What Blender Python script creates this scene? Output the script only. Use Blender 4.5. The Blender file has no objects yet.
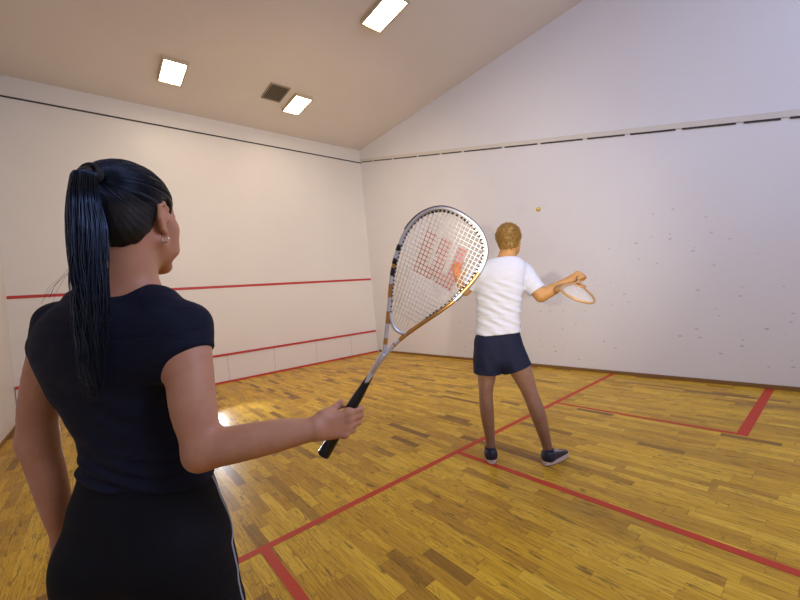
import bpy, math, random
import numpy as np
from mathutils import Vector, Matrix

random.seed(7)
rng = np.random.default_rng(7)
SC = bpy.context.scene
COL = SC.collection
PI = math.pi
F32 = np.float32

# ------------------------------------------------------------------ camera
CAM = np.array([7.66829, 1.01517, 1.32341])
AZ, PIT, ROLL, FPX = 2.457884, -0.00849244, -0.0928125, 369.31
_f = np.array([math.cos(PIT)*math.cos(AZ), math.cos(PIT)*math.sin(AZ), math.sin(PIT)])
_r = np.cross(_f, [0, 0, 1]); _r /= np.linalg.norm(_r)
_u = np.cross(_r, _f)
RR = math.cos(ROLL)*_r + math.sin(ROLL)*_u
UU = -math.sin(ROLL)*_r + math.cos(ROLL)*_u
FF = _f
cd = bpy.data.cameras.new('camera')
cam = bpy.data.objects.new('camera', cd)
COL.objects.link(cam)
cam.matrix_world = Matrix(((RR[0], UU[0], -FF[0], CAM[0]), (RR[1], UU[1], -FF[1], CAM[1]),
                           (RR[2], UU[2], -FF[2], CAM[2]), (0, 0, 0, 1)))
cd.sensor_width = 36.0
cd.lens = FPX/800*36.0
cd.clip_start = 0.02
SC.camera = cam


def C(px, py, d):
    """the world point seen at a pixel of the photograph, d metres deep"""
    return CAM + d*(FF + (px-400)/FPX*RR - (py-300)/FPX*UU)


# ------------------------------------------------------------------ materials
def mat(name, color, rough=0.6, metal=0.0, **kw):
    m = bpy.data.materials.new(name)
    m.use_nodes = True
    b = m.node_tree.nodes['Principled BSDF']
    b.inputs['Base Color'].default_value = (*color, 1)
    b.inputs['Roughness'].default_value = rough
    b.inputs['Metallic'].default_value = metal
    for k, v in kw.items():
        b.inputs[k.replace('_', ' ')].default_value = v
    return m


class NT:
    def __init__(s, m):
        s.t = m.node_tree; s.b = s.t.nodes['Principled BSDF']

    def n(s, typ, **kw):
        x = s.t.nodes.new(typ)
        for k, v in kw.items():
            setattr(x, k, v)
        return x

    def put(s, sock, v):
        if isinstance(v, (int, float)):
            sock.default_value = v
        elif isinstance(v, tuple):
            sock.default_value = v
        else:
            s.t.links.new(v, sock)

    def m(s, op, a, b=None, c=None):
        x = s.n('ShaderNodeMath', operation=op)
        for i, v in enumerate((a, b, c)):
            if v is not None:
                s.put(x.inputs[i], v)
        return x.outputs[0]

    def mix(s, f, a, b, blend='MIX'):
        x = s.n('ShaderNodeMix', data_type='RGBA', blend_type=blend)
        s.put(x.inputs[0], f); s.put(x.inputs[6], a); s.put(x.inputs[7], b)
        return x.outputs[2]

    def ramp(s, f, stops, interp='LINEAR'):
        x = s.n('ShaderNodeValToRGB')
        x.color_ramp.interpolation = interp
        e = x.color_ramp.elements
        while len(e) < len(stops):
            e.new(0.5)
        for i, (p, c) in enumerate(stops):
            e[i].position = p
            e[i].color = (*c, 1) if len(c) == 3 else c
        s.put(x.inputs[0], f)
        return x.outputs[0]

    def noise(s, vec, scale, detail=3, rough=0.5, out=0, dist=0.0):
        x = s.n('ShaderNodeTexNoise')
        s.put(x.inputs['Vector'], vec)
        x.inputs['Scale'].default_value = scale
        x.inputs['Detail'].default_value = detail
        x.inputs['Roughness'].default_value = rough
        x.inputs['Distortion'].default_value = dist
        return x.outputs[out]

    def bump(s, h, strength=0.3, dist=0.01):
        x = s.n('ShaderNodeBump')
        x.inputs['Strength'].default_value = strength
        x.inputs['Distance'].default_value = dist
        s.put(x.inputs['Height'], h)
        s.t.links.new(x.outputs[0], s.b.inputs['Normal'])

    def comb(s, x_, y_, z_):
        x = s.n('ShaderNodeCombineXYZ')
        s.put(x.inputs[0], x_); s.put(x.inputs[1], y_); s.put(x.inputs[2], z_)
        return x.outputs[0]

    def obj(s):
        return s.n('ShaderNodeTexCoord').outputs['Object']

    def geo(s):
        return s.n('ShaderNodeNewGeometry').outputs['Position']

    def xyz(s, v):
        x = s.n('ShaderNodeSeparateXYZ'); s.put(x.inputs[0], v)
        return x.outputs[0], x.outputs[1], x.outputs[2]


def mat_floor():
    m = mat('oak_strip_floor', (.5, .3, .1), 0.3)
    t = NT(m)
    x, y, z = t.xyz(t.obj())
    W, L = 0.0665, 0.38
    row = t.m('FLOOR', t.m('DIVIDE', y, W))
    wn = t.n('ShaderNodeTexWhiteNoise', noise_dimensions='1D'); t.put(wn.inputs['W'], row)
    # every row slides by its own amount and every block has its own length
    xs = t.m('ADD', t.m('DIVIDE', x, L), t.m('MULTIPLY', wn.outputs[0], 7.3))
    wob = t.m('MULTIPLY', t.m('SINE', t.m('ADD', t.m('MULTIPLY', xs, 2.1), t.m('MULTIPLY', row, 1.7))), 0.30)
    xs = t.m('ADD', xs, wob)
    col = t.m('FLOOR', xs)
    w2 = t.n('ShaderNodeTexWhiteNoise', noise_dimensions='2D')
    t.put(w2.inputs['Vector'], t.comb(row, col, 0.0))
    h = w2.outputs[0]
    hc = w2.outputs[1]
    tone = t.ramp(h, [(0.0, (.26, .125, .020)), (0.05, (.42, .22, .026)), (0.12, (.58, .32, .030)),
                      (0.5, (.72, .425, .030)), (0.8, (.80, .49, .038)), (1.0, (.88, .57, .055))])
    # grain : cathedral swirls stretched along the strip, shifted per block
    hx, hy, hz = t.xyz(hc)
    gv = t.comb(t.m('ADD', t.m('MULTIPLY', x, 1.6), t.m('MULTIPLY', hx, 30)),
                t.m('ADD', t.m('MULTIPLY', y, 9.0), t.m('MULTIPLY', hy, 30)), t.m('MULTIPLY', hz, 9))
    n1 = t.noise(gv, 1.6, 3, 0.5, dist=0.6)
    rings = t.m('ABSOLUTE', t.m('SINE', t.m('MULTIPLY', n1, 34.0)))
    rings = t.ramp(rings, [(0.0, (1, 1, 1)), (0.34, (0, 0, 0)), (1, (0, 0, 0))])
    amt = t.ramp(t.noise(gv, 0.9, 2), [(0.42, (0, 0, 0)), (0.62, (1, 1, 1))])
    g1 = t.m('MULTIPLY', t.m('MULTIPLY', rings, amt), 0.85)
    fv = t.comb(t.m('MULTIPLY', x, 6.0), t.m('ADD', t.m('MULTIPLY', y, 120.0), t.m('MULTIPLY', hx, 60)), hy)
    fine = t.noise(fv, 1.0, 3, 0.6)
    fine = t.ramp(fine, [(0.30, (.62, .54, .42)), (0.55, (1, 1, 1)), (0.8, (1.0, 1.0, 1.0))])
    c = t.mix(1.0, tone, fine, 'MULTIPLY')
    c = t.mix(g1, c, (.17, .085, .02, 1))
    # knots and dark smoky streaks
    kn = t.ramp(t.noise(gv, 3.4, 3, 0.6), [(0.60, (0, 0, 0)), (0.70, (1, 1, 1))])
    c = t.mix(t.m('MULTIPLY', kn, 0.75), c, (.13, .065, .018, 1))
    big = t.noise(t.obj(), 1.1, 3, 0.6)
    c = t.mix(t.ramp(big, [(0.35, (.18, .18, .18)), (0.65, (0, 0, 0))]), c, (.30, .17, .04, 1))
    # seams
    fy = t.m('FRACT', t.m('DIVIDE', y, W)); fx = t.m('FRACT', xs)
    ey = t.m('MINIMUM', fy, t.m('SUBTRACT', 1.0, fy)); ex = t.m('MINIMUM', fx, t.m('SUBTRACT', 1.0, fx))
    sy = t.m('LESS_THAN', ey, 0.012); sx = t.m('LESS_THAN', ex, 0.0026)
    seam = t.m('MAXIMUM', sy, sx)
    c = t.mix(t.m('MULTIPLY', seam, 0.55), c, (.10, .05, .012, 1))
    t.put(t.b.inputs['Base Color'], c)
    rg = t.ramp(t.noise(t.obj(), 5.0, 4, 0.6), [(0.3, (.30, .30, .30)), (0.7, (.45, .45, .45))])
    t.put(t.b.inputs['Roughness'], rg)
    t.b.inputs['Specular IOR Level'].default_value = 0.2
    t.bump(t.m('ADD', t.m('MULTIPLY', fine, 0.3), t.m('MULTIPLY', seam, -1.0)), 0.12, 0.002)
    return m


def mat_wall(name, color, scuff=0.0, rough=0.45):
    m = mat(name, color, rough)
    t = NT(m)
    p = t.obj()
    n = t.noise(p, 1.3, 4, 0.55)
    base = t.mix(t.ramp(n, [(0.3, (0, 0, 0)), (0.7, (1, 1, 1))]), (*[c*0.97 for c in color], 1), (*color, 1))
    if scuff:
        x, y, z = t.xyz(p)
        # short grey ball scuffs, mostly between knee and head height
        v = t.comb(t.m('MULTIPLY', x, 5.5), t.m('MULTIPLY', z, 11.0), 0.0)
        vo = t.n('ShaderNodeTexVoronoi', feature='F1', voronoi_dimensions='2D'); t.put(vo.inputs['Vector'], v)
        vo.inputs['Scale'].default_value = 1.0
        dist = vo.outputs['Distance']
        rx, ry, rz = t.xyz(vo.outputs['Color'])
        dot = t.m('LESS_THAN', dist, t.m('MULTIPLY', ry, 0.115))
        keep = t.m('GREATER_THAN', rx, 0.62)
        band = t.m('MULTIPLY', t.m('LESS_THAN', z, 2.1), t.m('GREATER_THAN', z, 0.15))
        patch = t.ramp(t.noise(p, 0.8, 2), [(0.38, (0, 0, 0)), (0.52, (1, 1, 1))])
        f = t.m('MULTIPLY', t.m('MULTIPLY', dot, keep), t.m('MULTIPLY', band, patch))
        base = t.mix(t.m('MULTIPLY', f, scuff), base, (.22, .19, .20, 1))
        # long faint smears
        sv = t.comb(t.m('MULTIPLY', x, 1.3), y, t.m('MULTIPLY', z, 22.0))
        sm = t.ramp(t.noise(sv, 1.2, 4, 0.6), [(0.66, (0, 0, 0)), (0.74, (1, 1, 1))])
        base = t.mix(t.m('MULTIPLY', t.m('MULTIPLY', sm, band), 0.10*scuff), base, (.4, .33, .30, 1))
    t.put(t.b.inputs['Base Color'], base)
    t.bump(t.noise(p, 45, 3, 0.5), 0.06, 0.002)
    return m


def mat_skin(name, color, rough=0.5):
    m = mat(name, color, rough)
    t = NT(m)
    p = t.geo()
    n = t.noise(p, 16, 4, 0.6)
    c2 = (color[0]*0.90, color[1]*0.80, color[2]*0.78)
    c = t.mix(t.ramp(n, [(0.35, (0, 0, 0)), (0.7, (1, 1, 1))]), (*color, 1), (*c2, 1))
    t.put(t.b.inputs['Base Color'], c)
    t.b.inputs['Subsurface Weight'].default_value = 0.12
    t.b.inputs['Subsurface Radius'].default_value = (0.9, 0.35, 0.2)
    t.b.inputs['Subsurface Scale'].default_value = 0.008
    t.b.inputs['Specular IOR Level'].default_value = 0.35
    t.bump(t.noise(p, 420, 3, 0.6), 0.12, 0.0008)
    return m


def mat_cloth(name, color, rough=0.85, scale=900, wr=0.25, sheen=0.0):
    m = mat(name, color, rough)
    t = NT(m)
    p = t.geo()
    x, y, z = t.xyz(p)
    w = t.noise(t.comb(t.m('MULTIPLY', x, 5.0), t.m('MULTIPLY', y, 5.0), t.m('MULTIPLY', z, 17.0)), 1.3, 3, 0.55, dist=0.5)
    f = t.noise(p, scale, 2, 0.5)
    t.bump(t.m('ADD', t.m('MULTIPLY', w, 1.0), t.m('MULTIPLY', f, 0.06)), wr, 0.02)
    t.b.inputs['Specular IOR Level'].default_value = 0.2
    if sheen:
        t.b.inputs['Sheen Weight'].default_value = sheen
        t.b.inputs['Sheen Roughness'].default_value = 0.4
    return m


M = {}
M['floor'] = mat_floor()
M['wall'] = mat_wall('painted_plaster', (.82, .80, .75), 0.0)
M['side'] = mat_wall('scuffed_plaster', (.80, .79, .80), 0.42)
M['ceil'] = mat_wall('ceiling_paint', (.82, .765, .71), 0.0, 0.8)
M['red'] = mat('red_line_paint', (.52, .038, .030), 0.5)
M['redfloor'] = mat('red_floor_paint', (.56, .045, .014), 0.6)
M['dark'] = mat('dark_trim', (.035, .03, .03), 0.6)
M['cream'] = mat('cream_trim', (.70, .66, .58), 0.6)
M['base'] = mat('baseboard_wood', (.23, .12, .035), 0.5)
M['tin'] = mat_wall('tin_panel_paint', (.80, .77, .74), 0.4, 0.4)
M['seam'] = mat('panel_seam', (.45, .42, .40), 0.7)
M['frame'] = mat('lamp_frame', (.55, .46, .30), 0.5)
M['vent'] = mat('vent_grille', (.33, .28, .20), 0.6)
M['ventdark'] = mat('vent_inside', (.10, .085, .06), 0.8)
lamp = mat('lamp_diffuser', (1, 1, 1), 0.5)
lamp.node_tree.nodes['Principled BSDF'].inputs['Emission Color'].default_value = (1.0, .83, .64, 1)
LAMP_STR = 20.0
lamp.node_tree.nodes['Principled BSDF'].inputs['Emission Strength'].default_value = LAMP_STR
M['lamp'] = lamp
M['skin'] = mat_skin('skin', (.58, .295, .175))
M['skin_man'] = mat_skin('yellow_lit_skin', (.56, .30, .10))  # yellow cast of the light put into the upper body's skin colour
M['legs_man'] = mat_skin('darker_leg_skin', (.26, .14, .09))  # same man's skin in a darker tone, without the yellow cast
M['lip'] = mat('lips', (.42, .12, .10), 0.45)
M['eye'] = mat('eye_white', (.75, .72, .68), 0.2)
M['iris'] = mat('iris', (.05, .025, .012), 0.15)
M['hair'] = mat('black_hair', (.006, .006, .009), 0.45, Specular_IOR_Level=0.4)
M['strand'] = mat('black_hair_strand', (.005, .0078, .020), 0.26, Specular_IOR_Level=0.8, Specular_Tint=(.50, .68, 1.0, 1.0))
M['tie'] = mat('hair_tie', (.004, .004, .006), 0.7)
M['hair_man'] = mat('golden_brown_hair', (.30, .165, .035), 0.6)
M['gold'] = mat('gold_paint', (.62, .33, .10), 0.3, 0.75)
M['silver'] = mat('silver_paint', (.74, .75, .80), 0.28, 0.55)
M['black'] = mat('black_gloss', (.01, .011, .016), 0.35)
M['grip'] = mat('rubber_grip', (.006, .007, .012), 0.28)
M['string'] = mat('white_string', (.84, .82, .80), 0.6)
M['stringred'] = mat('red_stencil_string', (.60, .09, .07), 0.5)
M['shirt'] = mat_cloth('black_jersey', (.0075, .0095, .024), 0.8, 900, 0.6, 0.03)
M['pants'] = mat_cloth('black_pants_fabric', (.0045, .005, .008), 0.8, 700, 0.25)
M['pipe'] = mat('silver_piping', (.42, .44, .50), 0.5)
M['white_shirt'] = mat_cloth('white_jersey', (.64, .65, .71), 0.8, 700, 0.5)
M['navy'] = mat_cloth('navy_shorts_fabric', (.010, .013, .035), 0.75, 600, 0.4)
M['shoe'] = mat('navy_shoe_leather', (.012, .013, .03), 0.5)
M['sole'] = mat('pale_sole_rubber', (.62, .47, .40), 0.6)
M['white'] = mat('white_shoe_leather', (.7, .7, .72), 0.5)
M['ball'] = mat('ball_rubber', (.48, .32, .07), 0.6)
M['sock'] = mat('dark_sock', (.02, .02, .03), 0.9)
M['frame2'] = mat('tan_racket_paint', (.55, .33, .14), 0.45, 0.2)


# ------------------------------------------------------------------ objects
def link(o, parent=None):
    COL.objects.link(o)
    if parent is not None:
        o.parent = parent
    return o


def mesh_obj(name, verts, faces, m, parent=None, smooth=False, mats=None, fmat=None, origin=None):
    verts = np.asarray(verts, dtype=float)
    me = bpy.data.meshes.new(name)
    if parent is not None:
        off = np.array(parent_world(parent))
        verts = verts - off
    elif origin is not None:
        verts = verts - np.array(origin)
    me.from_pydata(verts.tolist(), [], [tuple(int(i) for i in f) for f in faces])
    for mm in (mats or [m]):
        me.materials.append(mm)
    if fmat is not None:
        me.polygons.foreach_set('material_index', np.asarray(fmat, dtype=np.int32))
    me.polygons.foreach_set('use_smooth', np.full(len(me.polygons), smooth, dtype=bool))
    me.update()
    o = bpy.data.objects.new(name, me)
    link(o, parent)
    if parent is None and origin is not None:
        o.location = origin
    return o


WORLD = {}


def parent_world(p):
    w = Vector((0, 0, 0))
    while p is not None:
        w = w + p.location
        p = p.parent
    return tuple(w)


def empty(name, loc, label, cat, group=None):
    o = bpy.data.objects.new(name, None)
    o.empty_display_size = 0.1
    link(o)
    o.location = tuple(float(v) for v in loc)
    o['label'] = label
    o['category'] = cat
    if group:
        o['group'] = group
    return o


class MB:
    def __init__(s):
        s.v = []; s.f = []; s.m = []

    def box(s, lo, hi, mi=0):
        x0, y0, z0 = lo; x1, y1, z1 = hi
        b = len(s.v)
        s.v += [(x0, y0, z0), (x1, y0, z0), (x1, y1, z0), (x0, y1, z0), (x0, y0, z1), (x1, y0, z1), (x1, y1, z1), (x0, y1, z1)]
        for f in ((0, 3, 2, 1), (4, 5, 6, 7), (0, 1, 5, 4), (1, 2, 6, 5), (2, 3, 7, 6), (3, 0, 4, 7)):
            s.f.append([b+i for i in f]); s.m.append(mi)
        return s

    def hexa(s, pts, mi=0):
        b = len(s.v); s.v += [tuple(p) for p in pts]
        for f in ((0, 3, 2, 1), (4, 5, 6, 7), (0, 1, 5, 4), (1, 2, 6, 5), (2, 3, 7, 6), (3, 0, 4, 7)):
            s.f.append([b+i for i in f]); s.m.append(mi)
        return s

    def tube(s, pts, rad, seg=8, mi=0, closed=False, ref=None, flat=1.0, caps=True):
        """tube along pts; flat scales the section along ref (a fixed vector)"""
        P = np.array(pts, float); n = len(P)
        R = np.full(n, rad, float) if np.isscalar(rad) else np.array(rad, float)
        MI = [mi]*n if np.isscalar(mi) else mi
        b = len(s.v)
        T = np.zeros_like(P)
        for i in range(n):
            a = P[(i-1) % n] if (closed or i > 0) else P[i]
            c = P[(i+1) % n] if (closed or i < n-1) else P[i]
            T[i] = c-a
        T /= np.linalg.norm(T, axis=1)[:, None]+1e-12
        if ref is None:
            up = np.array([0, 0, 1.]) if abs(T[0][2]) < 0.9 else np.array([1., 0, 0])
        else:
            up = np.array(ref, float)
        for i in range(n):
            if ref is not None:
                up = np.array(ref, float)
            N = up-T[i]*(up@T[i]); N /= np.linalg.norm(N)+1e-12
            B = np.cross(T[i], N); up = N
            for k in range(seg):
                a = 2*PI*k/seg
                s.v.append(tuple(P[i]+R[i]*(math.cos(a)*N*flat+math.sin(a)*B)))
        m = n if closed else n-1
        for i in range(m):
            j = (i+1) % n
            for k in range(seg):
                k2 = (k+1) % seg
                s.f.append([b+i*seg+k, b+j*seg+k, b+j*seg+k2, b+i*seg+k2]); s.m.append(MI[i])
        if not closed and caps:
            s.f.append([b+k for k in range(seg)]); s.m.append(MI[0])
            s.f.append([b+(n-1)*seg+k for k in reversed(range(seg))]); s.m.append(MI[-1])
        return s

    def build(s, name, m, parent=None, smooth=False, mats=None, origin=None):
        return mesh_obj(name, s.v, s.f, m, parent, smooth, mats, s.m, origin)


def struct(o, label=None):
    o['kind'] = 'structure'
    if label:
        o['label'] = label
    return o


# ------------------------------------------------------------------ the court
CW, CL, CH = 6.4, 9.75, 5.09          # width (y), length (x), ceiling height
T = 0.15
struct(MB().box((-T, -T, -T), (CL+T, CW+T, 0)).build('floor', M['floor']), 'honey coloured strip wood court floor')
struct(MB().box((-T, -T, CH), (CL+T, CW+T, CH+T)).build('ceiling', M['ceil']), 'plain flat ceiling of the court')
struct(MB().box((-T, -T, 0), (0, CW+T, CH)).build('wall_front', M['wall']), 'front wall with red service line and low tin')
struct(MB().box((0, CW, 0), (CL, CW+T, CH)).build('wall_right', M['side']), 'side wall with ball scuffs behind the man')
struct(MB().box((0, -T, 0), (CL, 0, CH)).build('wall_left', M['wall']), 'side wall at the left edge of the photo')
struct(MB().box((CL, -T, 0), (CL+T, CW+T, CH)).build('wall_back', M['wall']), 'back wall of the court')

nt = [0]


def trim(mb, m, label, mats=None):
    nt[0] += 1
    return struct(mb.build('trim_%d' % nt[0], m, None, False, mats), label)


# painted lines (2-3 cm of paint film standing 1 mm proud)
XS, XB, YH, YB, YL = 5.525, 7.058, 3.217, 4.83, 1.625
e = 0.0015
lw = 0.025
trim(MB().box((XS-lw, 0, 0), (XS+lw, CW-0.012, e)), M['redfloor'], 'red short line painted across the wood floor')
trim(MB().box((XS+lw, YH-lw, 0), (CL, YH+lw, e)), M['redfloor'], 'red half court line running toward the back wall')
trim(MB().box((XS+lw, YB-lw*.8, 0), (XB+0.035, YB+lw*.8, e)), M['redfloor'], 'long red edge of the service box by the right wall')
trim(MB().box((XB-0.035, YB+lw*.8, 0), (XB+0.035, CW-0.012, e)), M['redfloor'], 'short red edge of the service box by the right wall')
trim(MB().box((XS+lw, YL-lw, 0), (XB+0.035, YL+lw, e)), M['redfloor'], 'red edge of the service box nearest the woman')
trim(MB().box((XB-0.035, 0.012, 0), (XB+0.035, YL-lw, e)), M['redfloor'], 'short red edge of the left service box')
trim(MB().box((0, 0.01, 1.812), (0.004, CW-0.02, 1.858)), M['red'], 'red service line across the front wall')
# dark out line, front wall : a thin wooden bead
trim(MB().box((0, 0, 4.763), (0.015, CW, 4.783)), M['dark'], 'thin dark out line along the top of the front wall')


# dark out line sloping down the right side wall, in lengths with small gaps, under a cream batten
def zo(x):
    return 4.80-0.2825*x


def slope_strip(mb, xa, xb, dz0, dz1, th):
    za, zb = zo(xa), zo(xb)
    mb.hexa([(xa, CW-th, za+dz0), (xb, CW-th, zb+dz0), (xb, CW, zb+dz0), (xa, CW, za+dz0),
             (xa, CW-th, za+dz1), (xb, CW-th, zb+dz1), (xb, CW, zb+dz1), (xa, CW, za+dz1)])


mb = MB()
cuts = [0.02, 0.55, 1.3, 2.1, 2.75, 3.3, 4.15, 4.78, 5.45, 5.97, 6.50, 7.02, 7.35, 8.1, 9.0, 9.7]
for a, b in zip(cuts[:-1], cuts[1:]):
    slope_strip(mb, a+0.012, b-0.05, -0.012, 0.006, 0.012)
trim(mb, M['dark'], 'broken dark out line sloping down the right wall')
mb = MB(); slope_strip(mb, 0.02, CL, 0.008, 0.072, 0.01)
trim(mb, M['cream'], 'cream batten above the sloping out line on the right wall')
# baseboards
struct(MB().box((0.05, CW-0.012, 0), (CL, CW, 0.045)).build('baseboard_right', M['base']), 'low brown wood strip at the foot of the right wall')
struct(MB().box((0.05, 0, 0), (CL, 0.012, 0.045)).build('baseboard_left', M['base']), 'low brown wood strip at the foot of the left wall')

# the tin : board along the foot of the front wall
tin = empty('tin', (0, CW/2, 0), 'low white tin board with red top and bottom strips along the front wall', 'tin')
mb = MB().box((0.001, 0.01, 0.03), (0.045, CW-0.06, 0.515))
mb.build('panel', M['tin'], tin)
for y in (1.0, 1.95, 2.85, 3.75, 4.7, 5.6):
    MB().box((0.045, y-0.003, 0.036), (0.0465, y+0.003, 0.51)).build('panel_joint', M['seam'], tin)
MB().box((0.001, 0.01, 0.512), (0.06, CW-0.055, 0.548)).build('top_rail', M['red'], tin)['label'] = 'red top rail'
MB().box((0.001, 0.01, 0.0), (0.06, CW-0.055, 0.034)).build('bottom_rail', M['red'], tin)['label'] = 'red bottom rail'


# ceiling lamps
def lamp_unit(x, y, label):
    t = empty('ceiling_light', (x, y, CH), label, 'light', 'ceiling lights of the court')
    a, b = 0.30, 0.145
    fr = MB()
    w, d = 0.022, 0.05
    fr.box((x-a-w, y-b-w, CH-d), (x+a+w, y-b, CH-0.001)).box((x-a-w, y+b, CH-d), (x+a+w, y+b+w, CH-0.001))
    fr.box((x-a-w, y-b, CH-d), (x-a, y+b, CH-0.001)).box((x+a, y-b, CH-d), (x+a+w, y+b, CH-0.001))
    fr.build('frame', M['frame'], t)
    MB().box((x-a, y-b, CH-0.038), (x+a, y+b, CH-0.03)).build('diffuser', M['lamp'], t)['label'] = 'glowing diffuser'
    return t


lamp_unit(1.29, 2.165, 'lit rectangular ceiling light nearest the top left, on its own')
lamp_unit(1.32, 4.16, 'lit rectangular ceiling light beside the dark air vent')
lamp_unit(3.975, 4.21, 'lit rectangular ceiling light cut by the top edge of the photo')

v = empty('ceiling_vent', (1.47, 3.70, CH), 'dark slatted air vent in the ceiling beside a lit light', 'vent')
x0, x1, y0, y1 = 1.235, 1.705, 3.55, 3.85
mb = MB()
w, d = 0.02, 0.02
mb.box((x0-w, y0-w, CH-d), (x1+w, y0, CH-0.001)).box((x0-w, y1, CH-d), (x1+w, y1+w, CH-0.001))
mb.box((x0-w, y0, CH-d), (x0, y1, CH-0.001)).box((x1, y0, CH-d), (x1+w, y1, CH-0.001))
mb.build('frame', M['vent'], v)
MB().box((x0, y0, CH-0.004), (x1, y1, CH-0.001)).build('backing', M['ventdark'], v)
mb = MB()
for i in range(9):
    y = y0+0.015+i*0.0325
    mb.hexa([(x0, y, CH-0.018), (x1, y, CH-0.018), (x1, y+0.004, CH-0.018), (x0, y+0.004, CH-0.018),
             (x0, y+0.014, CH-0.005), (x1, y+0.014, CH-0.005), (x1, y+0.018, CH-0.005), (x0, y+0.018, CH-0.005)])
mb.build('slats', M['vent'], v)


# ------------------------------------------------------------------ implicit surfaces
def smin(a, b, k):
    h = np.maximum(k-np.abs(a-b), 0)/k
    return np.minimum(a, b)-h*h*k*0.25


def smax(a, b, k):
    return -smin(-a, -b, k)


def cap(a, b, r1, r2, flat=None, s=1.0):
    a = np.array(a, F32); b = np.array(b, F32)
    ab = b-a; L2 = float(ab@ab)+1e-12
    fl = None if flat is None else np.array(flat, F32)/np.linalg.norm(flat)

    def f(P):
        t = np.clip(((P-a)@ab)/L2, 0, 1)
        o = P-a-t[:, None]*ab
        if fl is not None:
            c = o@fl
            o = o+(c*(1.0/s-1.0))[:, None]*fl
        d = np.sqrt((o*o).sum(1))-(r1+(r2-r1)*t)
        return d if fl is None or s >= 1 else d*max(s, 0.5)
    return f


def ell(c, R, ax=None):
    c = np.array(c, F32); R = np.array(R, F32)
    A = np.eye(3, dtype=F32) if ax is None else np.array(ax, F32)   # rows are axes

    def f(P):
        q = (P-c)@A.T
        k0 = np.sqrt(((q/R)**2).sum(1)); k1 = np.sqrt(((q/R**2)**2).sum(1))+1e-9
        return k0*(k0-1)/k1
    return f


def union(items, k=0.02):
    """items : list of (f, k) or f"""
    def f(P):
        d = None
        for it in items:
            g, kk = it if isinstance(it, tuple) else (it, k)
            v = g(P)
            d = v if d is None else smin(d, v, kk)
        return d
    return f


def chain(pts, rads, k=0.02, flat=None, s=1.0, sub=4):
    """one smooth tapering limb through the points (no swelling at the joints)"""
    P = np.array(pts, float); R = np.array(rads, float); m = len(P)
    pp = []; rr = []
    for i in range(m-1):
        p0 = P[i-1] if i > 0 else 2*P[0]-P[1]
        p3 = P[i+2] if i+2 < m else 2*P[-1]-P[-2]
        r0 = R[i-1] if i > 0 else R[0]
        r3 = R[i+2] if i+2 < m else R[-1]
        for q in range(sub):
            t = q/sub
            cr = lambda a, b, c, d: .5*((2*b)+(-a+c)*t+(2*a-5*b+4*c-d)*t*t+(-a+3*b-3*c+d)*t**3)
            pp.append(cr(p0, P[i], P[i+1], p3)); rr.append(cr(r0, R[i], R[i+1], r3))
    pp.append(P[-1]); rr.append(R[-1])
    fs = [cap(pp[i], pp[i+1], rr[i], rr[i+1], flat, s) for i in range(len(pp)-1)]

    def f(Q_):
        d = fs[0](Q_)
        for g in fs[1:]:
            d = smin(d, g(Q_), .0025)
        return d
    return [(f, k)]


def frame(az):
    a = math.radians(az)
    fw = np.array([math.cos(a), math.sin(a), 0]); rt = np.array([math.sin(a), -math.cos(a), 0])
    return rt, fw, np.array([0, 0, 1.0])


def loft(O, az, tab, n=2.3):
    """tab rows : z, cx, cy, a, bf, bb  in the frame of a body facing az"""
    rt, fw, up = frame(az)
    tab = np.array(tab, float)
    zz = np.linspace(tab[0, 0], tab[-1, 0], 160)
    cols = []
    for c in range(1, 6):
        y = np.interp(zz, tab[:, 0], tab[:, c])
        ker = np.hanning(17); ker /= ker.sum()
        y = np.convolve(np.pad(y, 8, mode='edge'), ker, 'valid')
        cols.append(y)
    z0, z1 = tab[0, 0], tab[-1, 0]
    O = np.array(O, F32); rt = rt.astype(F32); fw = fw.astype(F32)

    def f(P):
        q = P-O
        z = q[:, 2]
        cx, cy, a, bf, bb = [np.interp(z, zz, c).astype(F32) for c in cols]
        x = q@rt-cx; y = q@fw-cy
        b = np.where(y > 0, bf, bb)
        rho = (np.abs(x/a)**n+np.abs(y/b)**n)**(1/n)+1e-6
        d = np.sqrt(x*x+y*y)*(1-1/rho)
        d = np.where(rho < 0.3, -0.7*np.minimum(a, b), d)
        return smax(d, np.maximum(z-z1, z0-z).astype(F32), 0.05)
    return f


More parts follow.
